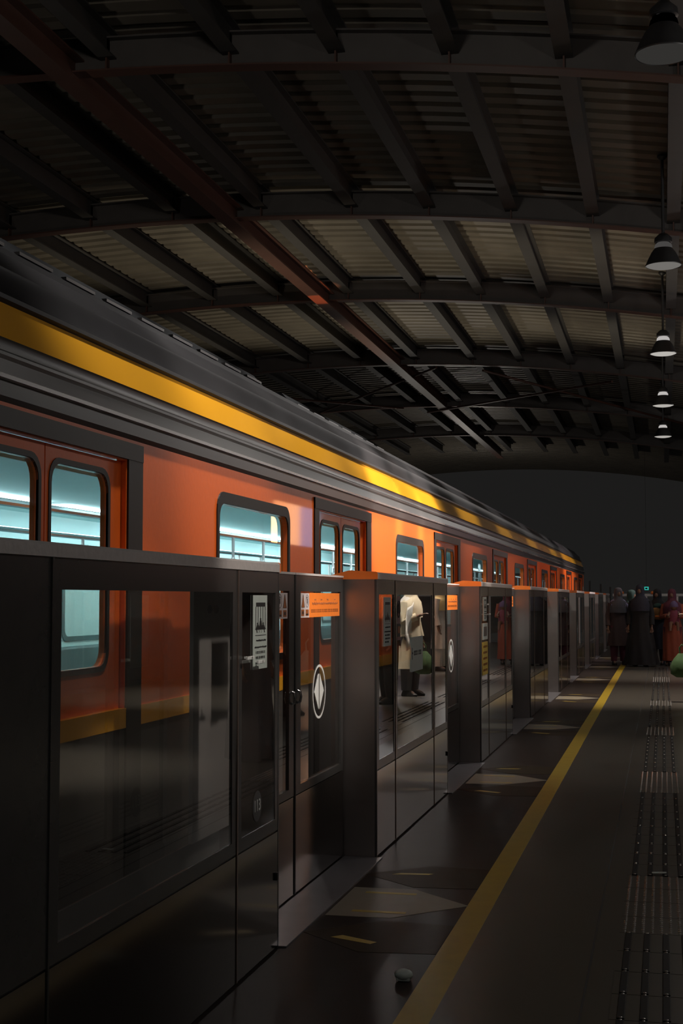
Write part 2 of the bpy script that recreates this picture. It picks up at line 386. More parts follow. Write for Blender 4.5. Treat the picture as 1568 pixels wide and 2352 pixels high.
for d in DC:
    tm(MB().tube([(-3.4, d, 0), (-3.4, d, 2.03)], .02), 'grab_pole', 'chrome')
for wc in WC:
    for sx in (0, 1):
        x0 = -2.06 if sx == 0 else -4.75; x1 = -2.5 if sx == 0 else -4.3
        tm(MB().box(min(x0, x1), max(x0, x1), wc-1.4, wc+1.4, .38, .44, .02).box(x0-.06 if sx == 0 else x0, x0 if sx == 0 else x0+.06, wc-1.4, wc+1.4, .5, .98, .02), 'bench_seat', 'seat')
    tm(MB().sheet(rrect(wc-.66, wc+.66, 1.02, 1.70, .09), [rrect(wc-.61, wc+.61, 1.06, 1.66, .07)], -4.75, .005), 'far_window_frame', 'seat')

# ------------------------------------------------------------------ platform gates
def txt(s_, size, h=.0006):
    cu = bpy.data.curves.new('t', 'FONT'); cu.body = s_; cu.size = size; cu.extrude = h; cu.align_x = 'CENTER'; cu.align_y = 'CENTER'
    o = bpy.data.objects.new('t', cu); C.objects.link(o); dg = bpy.context.evaluated_depsgraph_get()
    me = bpy.data.meshes.new_from_object(o.evaluated_get(dg)); bpy.data.objects.remove(o); return me
# things on a face looking +X: local u -> +Y, v -> Z   (seen from the platform, +Y runs to the right)
def plate(par, name, m, x, y0, y1, z0, z1, th=.0015): return MB().box(x, x+th, y0, y1, z0, z1).make(name, m, par)
def squiggle(m, x, y0, y1, z, h, dense=8, th=.0008):
    n = max(4, int((y1-y0)/h*dense)); pts = []
    for i in range(n+1):
        t = i/n; pts.append((x, y0+(y1-y0)*t, z + h*.5*math.sin(i*2.3+random.random()*1.2)*(.4+.6*random.random())))
    m.tube(pts, th, 4)
def words(m, x, y0, y1, z, h):
    y = y0
    while y < y1-h*.4:
        wl = h*(.45+.35*random.random())
        m.box(x, x+.0006, y, min(y+wl*.28, y1), z-h/2, z+h/2)
        m.box(x, x+.0006, y+wl*.42, min(y+wl*.8, y1), z-h/2, z-h/2+h*.22)
        m.box(x, x+.0006, y+wl*.42, min(y+wl*.6, y1), z+h*.1, z+h/2)
        y += wl + (h*.5 if random.random() < .22 else h*.06)

def falling_sign(par, x, y0, y1, z0, z1):
    """grey notice with the pictogram of people behind bars and lines of writing"""
    p = plate(par, 'warning_notice', 'sgrey', x, y0, y1, z0, z1); X = x+.0016
    W, H = y1-y0, z1-z0; Y = lambda t: y0+W*t; Z = lambda t: z0+H*t
    m = MB().box(X, X+.0007, Y(.2), Y(.85), Z(.845), Z(.90))
    for t in (.17, .33, .5, .66, .83): m.box(X, X+.0007, Y(t), Y(t+.03), Z(.55), Z(.845))
    m.box(X, X+.0007, Y(.15), Y(.88), Z(.532), Z(.548))
    for cx, hh in ((.32, .60), (.52, .66), (.70, .60)):
        m.prism([(Y(cx-.12), Z(.548)), (Y(cx+.12), Z(.548)), (Y(cx+.05), Z(hh)), (Y(cx-.05), Z(hh))], 'x', X, X+.0009)
        m.ball((X, Y(cx), Z(hh+.015)), (.0008, W*.06, H*.016), 10)
    for cx in (.25, .78): m.prism([(Y(cx), Z(.49)), (Y(cx+.05), Z(.49)), (Y(cx+.02), Z(.532)), (Y(cx-.03), Z(.532))], 'x', X, X+.0007)
    for cx in (.40, .55): m.tube([(X, Y(cx), Z(.49)), (X, Y(cx+.05), Z(.51)), (X, Y(cx), Z(.525))], .001, 4)
    m.box(X, X+.0007, Y(.15), Y(.9), Z(.452), Z(.460))
    squiggle(m, X, Y(.2), Y(.9), Z(.385), H*.035); squiggle(m, X, Y(.1), Y(.95), Z(.295), H*.035)
    for t in (.225, .155, .085): words(m, X, Y(.18), Y(.85 if t > .1 else .7), Z(t), H*.032)
    m.make('printing', 'sblack', p)

def symbols(par, x, y0, y1, z0, z1, flip=False):
    p = plate(par, 'symbol_sticker', 'swhite', x, y0, y1, z0, z1); X = x+.0016; W, H = y1-y0, z1-z0
    Y = (lambda t: y1-W*t) if flip else (lambda t: y0+W*t); Z = lambda t: z0+H*t
    MB().prism([(Y(.12), Z(.42)), (Y(.45), Z(.42)), (Y(.29), Z(.94))], 'x', X, X+.0006).box(X, X+.0006, Y(.1), Y(.43), Z(.07), Z(.33)).box(X, X+.0006, Y(.58), Y(.92), Z(.07), Z(.33)).make('brown_panels', 'sbrown', p)
    m = MB()
    for q in ([(Y(.12), Z(.42)), (Y(.45), Z(.42)), (Y(.29), Z(.94)), (Y(.12), Z(.42))],): m.tube([(X+.0006, a, c) for a, c in q], .0013, 4)
    m.tube([(X, Y(.75)+W*.16*math.cos(a*PI/10), Z(.68)+H*.26*math.sin(a*PI/10)) for a in range(21)], .0014, 4)
    m.tube([(X, Y(.68), Z(.85)), (X, Y(.82), Z(.52))], .0012, 4)
    m.box(X, X+.0009, Y(.72), Y(.80), Z(.58), Z(.78)); m.ball((X, Y(.76), Z(.83)), (.0009, W*.04, H*.035), 8)
    m.box(X+.0006, X+.001, Y(.62), Y(.88), Z(.10), Z(.16)).box(X+.0006, X+.001, Y(.2), Y(.34), Z(.14), Z(.26))
    m.make('printing', 'sblack', p)

def orange_sign(par, x, y0, y1, z0, z1):
    p = plate(par, 'orange_notice', 'sorange', x, y0, y1, z0, z1); X = x+.0016; W, H = y1-y0, z1-z0
    m = MB(); squiggle(m, X, y0+.08*W, y0+.93*W, z0+.56*H, H*.16, 6, .0009)
    for t in (.15, .35, .55, .8): squiggle(m, X, y0+t*W, y0+(t+.06)*W, z0+.72*H, H*.10, 6, .0008)
    words(m, X, y0+.05*W, y0+.95*W, z0+.26*H, H*.13); m.make('printing', 'sbrown', p)

def emblem(par, x, yc, zc, r):
    m = MB()
    def ring(r0, r1, th):
        A = [(yc+r0*math.cos(a*PI/24), zc+r0*math.sin(a*PI/24)) for a in range(48)]; B = [(yc+r1*math.cos(a*PI/24), zc+r1*math.sin(a*PI/24)) for a in range(48)]
        va = [m.b.verts.new((x+th, *p)) for p in A]; vb = [m.b.verts.new((x+th, *p)) for p in B]
        for i in range(48): m.b.faces.new((va[i], va[(i+1) % 48], vb[(i+1) % 48], vb[i]))
    ring(r, r*.91, .0014)
    for s in (-1, 1): m.prism([(yc+s*r*.08, zc+r*.66), (yc+s*r*.08, zc-r*.66), (yc+s*r*.13, zc-r*.62), (yc+s*r*.72, zc), (yc+s*r*.13, zc+r*.62)], 'x', x, x+.0014)
    return m.make('emblem', 'logo', par)

def ring_frame(m, y0, y1, z0, z1, gy0, gy1, gz0, gz1, x0, x1):
    m.box(x0, x1, y0, gy0, z0, z1).box(x0, x1, gy1, y1, z0, z1).box(x0, x1, gy0, gy1, z0, gz0).box(x0, x1, gy0, gy1, gz1, z1)

BL = 2.51; ZS = .457
def gate_box(Y0, label, segs, kind, far=False):
    t = empty('gate_box', (XF, Y0, 0)); tag(t, label, 'platform gate', 'fixed platform gate boxes')
    # local coordinates: x 0 = face, negative = toward the track
    prof = [(.004, 1.475), (.004, 1.505), (-.002, 1.512), (-.15, 1.516), (-.255, 1.497), (-.255, 1.475)]
    MB().prism(prof, 'y', .012, BL-.012).make('cap', 'cap', t)
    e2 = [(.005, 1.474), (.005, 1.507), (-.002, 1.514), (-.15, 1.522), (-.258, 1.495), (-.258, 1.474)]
    MB().prism(e2, 'y', 0, .012).make('end_reflection', 'orefl_mark', t); MB().prism(e2, 'y', BL-.012, BL).make('end_reflection', 'orefl_mark', t)  # orange end pieces paint in the train's reflection on the cap
    MB().box(-.25, -.012, 0, .02, 0, 1.474).make('end_panel', 'endp', t); MB().box(-.25, -.012, BL-.02, BL, 0, 1.474).make('end_panel', 'endp', t)
    MB().box(-.012, 0, 0, .018, 0, 1.474, .002).box(-.012, 0, BL-.018, BL, 0, 1.474, .002).make('corner_post', 'black' if not far else 'black', t)
    MB().box(-.25, -.24, .02, BL-.02, 0, ZS).make('back_panel', 'grey', t)
    MB().box(-.246, -.242, .02, BL-.02, ZS, 1.474).make('back_glass', 'glass', t)
    MB().box(-.01, -.006, .018, BL-.018, .005, ZS+.02).make('skirting_plate', 'gasket', t)
    b0 = .018
    for i, s1 in enumerate(segs):
        b1 = s1; last = i == len(segs)-1; e = (b1-.004) if not last else BL-.018
        fr = MB()
        g0, g1 = (b0+.055, e-.055) if e-b0 > .7 else (b0+.05, e-.04)
        opaque = kind == 'a' and i == 0
        if opaque: fr.box(-.012, -.001, b0, e, ZS+.004, 1.474); 
        else: ring_frame(fr, b0, e, ZS+.004, 1.474, g0, g1, ZS+.05, 1.393, -.012, -.001)
        f = fr.make('frame', 'black', t)
        if not opaque: MB().box(-.0075, -.0035, g0-.004, g1+.004, ZS+.046, 1.397).make('glass_pane', 'glass', f)
        MB().box(-.006, -.001, b0, e, .01, ZS-.002, .001).make('lower_panel', 'steel', t)
        if not last:
            MB().box(-.006, .0025, b1-.0045, b1+.0045, .01, 1.474).make('mullion', 'bronze' if (kind != 'a' or i) else 'black', t)
        b0 = b1+.004
    if not far:
        MB().box(-.0005, .008, BL-.055, BL-.035, .27, .30, .001).make('lock', 'gasket', t)
    return t
def add113(t, y, z):
    d = MB(); d.b.faces.new([d.b.verts.new((-.0007, y+.057*math.cos(a*PI/20), z+.057*math.sin(a*PI/20))) for a in range(40)])
    dd = d.make('number_disc', 'disc', t)
    me = txt('113', .062); me.materials.append(M['logo']); o = bpy.data.objects.new('number', me); C.objects.link(o); o.parent = dd
    o.location = (-.0002, y, z); o.rotation_euler = (PI/2, 0, PI/2); return dd
def white_bar(t, y, z):
    MB().box(0, .03, y-.004, y+.004, z-.004, z+.004).box(.022, .03, y-.055, y+.03, z-.006, z+.006, .002).make('white_bar', 'logo', t)  # short white bars standing off the box face

YB = [2.87, 7.32, 11.70, 16.18, 20.68, 25.15, 29.6, 34.05, 38.5]
labs = ['black framed glass gate box numbered 113, nearest on the left', 'steel and glass gate box with a white paper notice, second from the camera',
 'gate box with a narrow yellow and white notice, third from the camera', 'dark glass gate box fourth from the camera', 'dark glass gate box fifth from the camera, beside the crowd in reflection',
 'small distant gate box sixth from the camera', 'small distant gate box seventh from the camera, left of woman in lilac shawl', 'small distant gate box eighth from the camera', 'last gate box before the end fence of the platform']
SB = [.54, 1.91, BL]
t1 = gate_box(YB[0], labs[0], [.378, 1.95, BL], 'a')
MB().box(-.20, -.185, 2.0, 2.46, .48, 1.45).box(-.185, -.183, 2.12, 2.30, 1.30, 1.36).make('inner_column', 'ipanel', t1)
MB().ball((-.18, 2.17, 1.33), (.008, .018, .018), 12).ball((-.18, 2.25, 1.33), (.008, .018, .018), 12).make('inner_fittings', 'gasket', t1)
falling_sign(t1, .0, 2.135, 2.325, 1.105, 1.383); add113(t1, 2.206, .594)
white_bar(t1, 2.03, 1.155); white_bar(t1, 2.17, 1.135)
t2 = gate_box(YB[1], labs[1], SB, 'b')
falling_sign(t2, .0, .185, .395, 1.108, 1.378)
# prohibition sticker
p = plate(t2, 'prohibition_sticker', mat('sticker_pink', (.22, .10, .11), .5), -.003, .585, .70, 1.13, 1.385)
m = MB().tube([(-.0005, .645+.042*math.cos(a*PI/12), 1.31+.048*math.sin(a*PI/12)) for a in range(25)], .003, 5)
m.ball((0, .645, 1.335), (.001, .012, .012), 8).box(-.001, 0, .632, .658, 1.285, 1.325).tube([(0, .62, 1.34), (0, .67, 1.28)], .0025, 4).box(-.001, 0, .60, .69, 1.15, 1.225)
m.make('printing', 'sblack', p); MB().box(-.0005, .0008, .61, .68, 1.17, 1.21).make('brown_patch', 'sbrown', p)
p = plate(t2, 'paper_notice', 'snotice', .0, 1.045, 1.46, .925, 1.135)
MB().tube([(.002, 1.08, 1.0), (.002, 1.07, 1.04), (.002, 1.08, 1.07)], .002, 5).ball((.002, 1.085, 1.038), (.001, .022, .007), 10).make('arrow_mark', 'sblack', p)
m = MB(); words(m, .0018, 1.13, 1.41, 1.037, .028); m.make('printing', 'disc', p)
t3 = gate_box(YB[2], labs[2], SB, 'b')
p = plate(t3, 'yellow_notice', 'syellow', 0, .09, .46, .72, 1.0)
m = MB()
for k in range(5): words(m, .0018, .14, .42, .76+k*.05, .018)
m.make('printing', 'sbrown', p)
p = plate(t3, 'white_notice', 'snotice', 0, .12, .46, 1.02, 1.16); MB().box(.0018, .0026, .18, .40, 1.05, 1.13).make('printing', 'disc', p)
falling_sign(t3, .0, .185, .395, 1.18, 1.385)
white_bar(t3, .30, 1.32); white_bar(t3, .42, 1.235)
for i in range(3, 9): gate_box(YB[i], labs[i], SB, 'b', True)

def door_leaf(Y0, w, sgn, label, detail=True):
    """leaf from Y0 to Y0+w, sgn=+1: meeting edge at Y0, -1: meeting edge at Y0+w"""
    t = empty('sliding_gate', (XD, Y0, 0)); tag(t, label, 'sliding gate', 'sliding platform gate leaves')
    f = MB(); ring_frame(f, 0, w, ZS+.004, 1.487, .10 if sgn > 0 else .055, w-.055 if sgn > 0 else w-.10, .50, 1.405, -.03, 0)
    f = f.make('frame', 'black', t)
    MB().box(-.012, -.008, .05, w-.05, .49, 1.41).make('glass_pane', 'glass', f)
    MB().box(-.03, -.001, 0, w, .012, ZS, .001).make('lower_panel', 'steel', t)
    MB().box(-.034, .003, -.003 if sgn > 0 else w-.005, .005 if sgn > 0 else w+.003, .012, 1.487).make('edge_seal', 'gasket', t)
    MB().box(-.032, .004, 0, w, 1.482, 1.492).make('top_rail', 'cap', t)
    if detail:
        hy = .048 if sgn > 0 else w-.048
        h = MB().tube([(.0, hy, .885), (.012, hy, .89), (.016, hy, .913), (.012, hy, .936), (0, hy, .94)], .006, 8).make('handle', 'chrome', t)
        if sgn > 0:
            symbols(t, -.007, .112, .285, 1.279, 1.396); orange_sign(t, -.007, .287, w-.06, 1.279, 1.398); emblem(t, -.007, .49, .908, .134)
        else:
            symbols(t, -.007, w-.285, w-.112, 1.279, 1.396, True); orange_sign(t, -.007, .06, w-.287, 1.279, 1.398); emblem(t, -.007, w-.49, .908, .134)
    return t
for i in range(8):
    a, c = YB[i]+BL, YB[i+1]; mid = (a+c)/2 - (.05 if i == 0 else 0)
    where = ['nearest doorway', 'second doorway', 'third doorway', 'fourth doorway', 'fifth doorway', 'sixth doorway', 'seventh doorway', 'eighth doorway'][i]
    door_leaf(a+.02, mid-.004-a-.02, -1, 'dark glass sliding gate leaf on the near side of the %s' % where, i < 4)
    door_leaf(mid+.004, c-.02-mid-.004, 1, ('dark glass sliding gate leaf with orange notice and emblem, far side of the %s' if i < 4 else 'dark glass sliding gate leaf on the far side of the %s') % where, i < 4)
    o = MB().box(XD+.004, XF+.03, a+.004, c-.004, 0, .006, .001).make('threshold_plate', 'sill'); tag(o, 'grey steel threshold plate in the %s of the gates' % where, 'threshold', 'doorway threshold plates')
# floor markings in front of every doorway
words_i = ['nearest', 'second', 'third', 'fourth', 'fifth', 'sixth', 'seventh']
for i in range(7):
    c = (YB[i]+BL+YB[i+1])/2
    t = empty('floor_arrow', (XF, c, 0)); tag(t, 'beige floor arrow pointing away from the gates at the %s doorway' % words_i[i], 'floor marking', 'beige exit arrows')
    MB().prism([(.045, -.38), (.33, -.38), (.63, -.07), (.34, .22), (.045, .22)], 'z', 0, .0012).make('arrow_shape', 'farrow', t)
    MB().box(.12, .36, .10, .135, .0012, .0018).box(.14, .38, -.29, -.255, .0012, .0018).make('yellow_bars', 'fyellow', t)
    for s, nm in ((-1, 'near'), (1, 'far')):
        t = empty('floor_arrow', (XF, c-.08+s*.62, 0)); tag(t, 'brown floor arrow pointing to the gates on the %s side of the %s doorway' % (nm, words_i[i]), 'floor marking', 'brown boarding arrows')
        MB().prism([(.62, -.24), (.62, .24), (.32, .27), (.03, 0), (.32, -.27)], 'z', 0, .0011).make('arrow_shape', 'fbrown', t)
        q = s*.04; MB().prism([(.16, q-.02), (.34, q-.05+s*.05), (.36, q-.015+s*.05), (.2, q+.02)], 'z', .0011, .0017).make('yellow_bar', 'fyellow', t)
# tactile paving: guide tiles and stud tiles
def multi(name, parts):
    o = None; bm = bmesh.new(); mats = []
    for i, (mb, mt) in enumerate(parts):
        me = bpy.data.meshes.new('t'); bmesh.ops.recalc_face_normals(mb.b, faces=mb.b.faces); mb.b.to_mesh(me); mb.b.free()
        n0 = len(bm.faces); bm.from_mesh(me); bm.faces.ensure_lookup_table()
        for f_ in bm.faces[n0:]: f_.material_index = i
    me = bpy.data.meshes.new(name); bm.to_mesh(me); bm.free()
    for _, mt in parts: me.materials.append(M[mt])
    o = bpy.data.objects.new(name, me); C.objects.link(o); return o
gm = MB(); ge = MB(); sm = MB(); tb = MB().box(-.149, .149, -.149, .149, -.002, .0008)
for k in range(4):
    gm.box(-.111+k*.074-.013, -.111+k*.074+.013, -.145, .145, 0, .006, .002)
    for e in (-1, 1): ge.ball((-.111+k*.074, e*.138, .0060), (.007, .006, .0028), 8)
gmo = multi('guide_tile', [(tb, 'floor'), (gm, 'tact'), (ge, 'tactm')])
for k in range(8):
    for j in range(8): sm.ball((-.1295+k*.037, -.1295+j*.037, .001), (.0075, .0075, .0045), 8)
smo = multi('stud_tile', [(MB().box(-.149, .149, -.149, .149, -.002, .0008), 'floor'), (sm, 'tactm')])
y = 3.95; first = {'g': True, 's': True}; studs = [(5.9, 7.05), (10.15, 11.3), (14.35, 15.3), (18.45, 19.4), (23.6, 25.0)]
while y < 28.4:
    kind = 's' if any(a <= y < b_ for a, b_ in studs) else 'g'
    src = smo if kind == 's' else gmo
    o = src if first[kind] else copy_tree(src); first[kind] = False
    o.location = (-.042, y, .0012)
    if kind == 's': tag(o, 'tactile floor tile with eight rows of round steel studs', 'tactile tile', 'stud tactile tiles')
    else: tag(o, 'dark tactile floor tile with four raised guide bars', 'tactile tile', 'guide bar tactile tiles')
    y += .304
tag(MB().ball((-.925, 5.02, .022), (.035, .03, .02), 12).box(-.95, -.9, 5.0, 5.05, .002, .02, .006).make('paper_scrap', 'snotice', smooth=True), 'small crumpled pale paper scrap on the brown floor near the bottom edge', 'litter')
tag(MB().prism([(-.07, 7.17), (.0, 7.18), (.0, 7.215), (-.07, 7.20)], 'z', .011, .013).make('pale_strip', 'snotice'), 'small pale strip lying on the tactile tiles', 'litter')  # thin pale strip laid flat on the tiles

# ------------------------------------------------------------------ pendant lamps
def pendant(Y, e, es, label, power):
    z = 6.07; t = empty('pendant_lamp', (.08, Y, z)); tag(t, label, 'pendant lamp', 'bell shaped pendant lamps')
    MB().lathe([(.25, 0), (.256, .01), (.245, .03), (.215, .10), (.17, .19), (.125, .25), (.115, .25), (.16, .185), (.205, .095), (.235, .02), (.25, 0)], seg=40).make('shade', 'lamp', t, True)
    MB().lathe([(.001, -.035), (.10, -.030), (.19, -.015), (.24, .004), (.24, .012), (.001, .012)], seg=40).make('diffuser', emis('lamp_glow', (1, .95, .88), e), t, True)
    MB().lathe([(.118, .25), (.125, .27), (.115, .305), (.085, .335), (.001, .345)], seg=32).make('upper_diffuser', emis('lamp_glow_top', (1, .95, .92), es), t, True)
    MB().lathe([(.10, .335), (.125, .34), (.12, .40), (.06, .46), (.001, .47)], seg=32).make('housing', 'lamp', t, True)
    top = arcz(.08)+.52 - z
    MB().tube([(0, 0, .46), (0, 0, top)], .022, 10).make('stem', 'lamp', t, True)
    MB().lathe([(.001, top), (.07, top), (.07, top-.03), (.03, top-.07), (.001, top-.07)]).make('ceiling_canopy', 'lamp', t, True)
    if power: spot('pendant_light', (.08, Y, z-.06), (.08, Y, 0), power, 120, (1, .93, .84), .9, .2)
pendant(12.12, .03, .0, 'dim bell pendant lamp at the top right corner', 0)
pendant(20.0, .16, .06, 'second bell pendant lamp down, dimly lit, largest whole one', 30)
pendant(27.28, .47, .45, 'third bell pendant lamp down, brightly lit', 50)
pendant(34.68, .45, .5, 'fourth bell pendant lamp down, brightly lit', 60)
pendant(41.36, .45, .5, 'lowest and smallest bell pendant lamp', 60)

# ------------------------------------------------------------------ end fence, masts, exit sign, display
f = empty('end_fence', (0, 43.6, 0)); tag(f, 'low glass and steel fence closing the far end of the platform', 'fence')
MB().box(-1.49, 5.1, -.03, .03, 1.44, 1.52, .01).make('top_rail', 'cap', f)
for k in range(8): 
    x = -1.4+k*.92; MB().box(x-.03, x+.03, -.03, .03, 0, 1.44, .005).make('post', 'endp', f)
    if k < 7: MB().box(x+.04, x+.88, -.006, .006, .08, 1.40).make('glass_panel', 'glass', f)
for x in (-1.2, -.3): MB().ball((x, -.05, 1.55), .05, 12).make('orange_marker', 'orefl_mark', f)
for i, (x, l) in enumerate(((-2.3, 'left'), (-1.95, 'middle'), (-1.65, 'right'))):
    tag(MB().tube([(x, 46, -1.2), (x, 46, 1.95-i*.1)], .03).make('track_post', 'tgrey'), 'thin grey post beyond the gates, %s of the three' % l, 'post')
e = empty('exit_sign', (-.65, 60, 1.8)); tag(e, 'tiny glowing teal sign in the dark above the crowd', 'sign')
MB().box(-.10, .10, -.03, .03, -.08, .08, .01).make('housing', 'lamp', e); MB().box(-.09, .09, -.035, -.03, -.07, .07).make('lit_face', 'teal', e)
MB().tube([(0, 0, .08), (0, 0, 6.4)], .005).make('hanger', 'lamp', e)
MB().box(-.05, .04, -.038, -.035, -.035, .03).make('symbol', 'gasket', e)
def display(loc, w_, h_, cols, label):
    t = empty('information_display', loc); tag(t, label, 'display')
    MB().box(0, .14, -w_/2-.04, w_/2+.04, -h_/2-.04, h_/2+.04, .01).make('housing', 'lamp', t)
    n = len(cols); 
    for i, (cc, s_) in enumerate(cols):
        MB().box(-.008, 0, -w_/2+i*w_/n, -w_/2+(i+1)*w_/n-.02, -h_/2, h_/2).make('screen', emis('screen', cc, s_), t)
    for s in (-1, 1): MB().tube([(.07, s*w_*.35, h_/2), (.07, s*w_*.35, 7.6-loc[2])], .02).make('hanger', 'lamp', t)
display((2.7, 25.6, 2.75), 3.6, .75, [((1, .42, .16), 11), ((1, .5, .25), 11), ((.18, .4, .8), 5), ((.25, .5, .7), 4)], 'hanging lit display panel over the platform, mirrored on the train side')
display((2.7, 31.6, 2.75), .7, .8, [((.35, .2, .7), 2.5)], 'small violet lit panel farther along the platform')

# ------------------------------------------------------------------ people
def body_mesh(h, arms, lean=0, stance=.09):
    """one continuous body: arms = two (elbow, wrist) pairs in local metres for height 1.65"""
    k = h/1.65; V = []; E_ = []; Rr = []
    def v(p, r): V.append(Vector(p)*k); Rr.append(r*k if isinstance(r, float) else (r[0]*k, r[1]*k)); return len(V)-1
    pel = v((0, 0, .88), (.15, .11)); ab = v((0, .0, 1.03), (.125, .09)); ch = v((0, .0, 1.22), (.145, .10)); sh = v((0, .0, 1.34), (.11, .075)); nk = v((0, -.005, 1.43), .048); hd = v((0, -.015, 1.50), .05)
    E_ += [(pel, ab), (ab, ch), (ch, sh), (sh, nk), (nk, hd)]
    for s in (-1, 1):
        hp = v((s*stance, 0, .84), .095); kn = v((s*(stance+.005), -.015, .47), .058); an = v((s*(stance+.01), .01, .09), .036); to = v((s*(stance+.03), -.15, .03), .03)
        E_ += [(pel, hp), (hp, kn), (kn, an), (an, to)]
        sd = v((s*.165, 0, 1.335), .05); el, wr = arms[0 if s < 0 else 1]
        e1 = v(el, .038); w1 = v(wr, .024); E_ += [(sh, sd), (sd, e1), (e1, w1)]
        d = (Vector(wr)-Vector(el)).normalized(); side = d.cross(Vector((0, 0, 1)) if abs(d.z) < .8 else Vector((0, 1, 0))).normalized(); up = side.cross(d)
        pm = v(Vector(wr)+d*.07, (.036, .018)); E_.append((w1, pm))
        for j, (o_, L) in enumerate(((-.03, .062), (-.01, .075), (.01, .07), (.028, .055))):
            a = v(Vector(wr)+d*.10+side*o_, .0085); b_ = v(Vector(wr)+d*(.10+L*.5)+side*o_-up*.008, .008); c = v(Vector(wr)+d*(.10+L*.85)+side*o_-up*.028, .0065)
            E_ += [(pm, a), (a, b_), (b_, c)]
        a = v(Vector(wr)+d*.05-side*.04, .010); b_ = v(Vector(wr)+d*.085-side*.055-up*.015, .008); E_ += [(pm, a), (a, b_)]
    me = bpy.data.meshes.new('b'); me.from_pydata(V, E_, []); o = bpy.data.objects.new('b', me); C.objects.link(o)
    mo = o.modifiers.new('s', 'SKIN'); mo.use_smooth_shade = True
    for i, sv in enumerate(me.skin_vertices[0].data):
        r = Rr[i]; sv.radius = (r, r) if isinstance(r, float) else r; sv.use_root = (i == 0)
    sb = o.modifiers.new('u', 'SUBSURF'); sb.levels = 1; sb.render_levels = 1
    dg = bpy.context.evaluated_depsgraph_get(); out = bpy.data.meshes.new_from_object(o.evaluated_get(dg)); bpy.data.objects.remove(o)
    # head with a face
    bm = bmesh.new(); bm.from_mesh(out)
    r = bmesh.ops.create_uvsphere(bm, u_segments=24, v_segments=18, radius=1)
    for q in r['verts']:
        x, y_, z = q.co
        wv = .074*(1 - .22*max(0, -z)**1.3); X = x*wv; Y = y_*.093; Z = z*.112
        if y_ < 0:
            Y *= 1 - .10*max(0, -z-.2)
            if abs(x) < .22: Y -= .022*math.exp(-((z+.12)/.16)**2)*(1-abs(x)/.22)
            for ex in (-.42, .42): Y += .012*math.exp(-((x-ex)/.2)**2-((z-.06)/.12)**2)
            Y -= .006*math.exp(-(x/.3)**2-((z+.48)/.08)**2)
        q.co = Vector((X, Y-.02, Z+1.555))*k
    for ex in (-.03, .03): bmesh.ops.create_uvsphere(bm, u_segments=8, v_segments=6, radius=.011*k, matrix=Matrix.Translation(Vector((ex, -.094, 1.56))*k))
    for ex in (-.075, .075): bmesh.ops.create_uvsphere(bm, u_segments=8, v_segments=6, radius=1, matrix=Matrix.Translation(Vector((ex, -.012, 1.55))*k) @ Matrix.Diagonal((.010*k, .018*k, .03*k, 1)))
    bm.to_mesh(out); bm.free()
    for p in out.polygons: p.use_smooth = True
    out.materials.append(M['skin']); return out, k
DN = (((-.23, .02, 1.08), (-.24, -.04, .84)), ((.23, .02, 1.08), (.24, -.04, .84)))
CARRY = (((-.23, -.02, 1.08), (-.08, -.20, 1.10)), ((.23, -.02, 1.08), (.08, -.22, 1.08)))
ONE = (((-.23, .02, 1.08), (-.24, -.04, .84)), ((.23, -.02, 1.08), (.12, -.20, 1.16)))
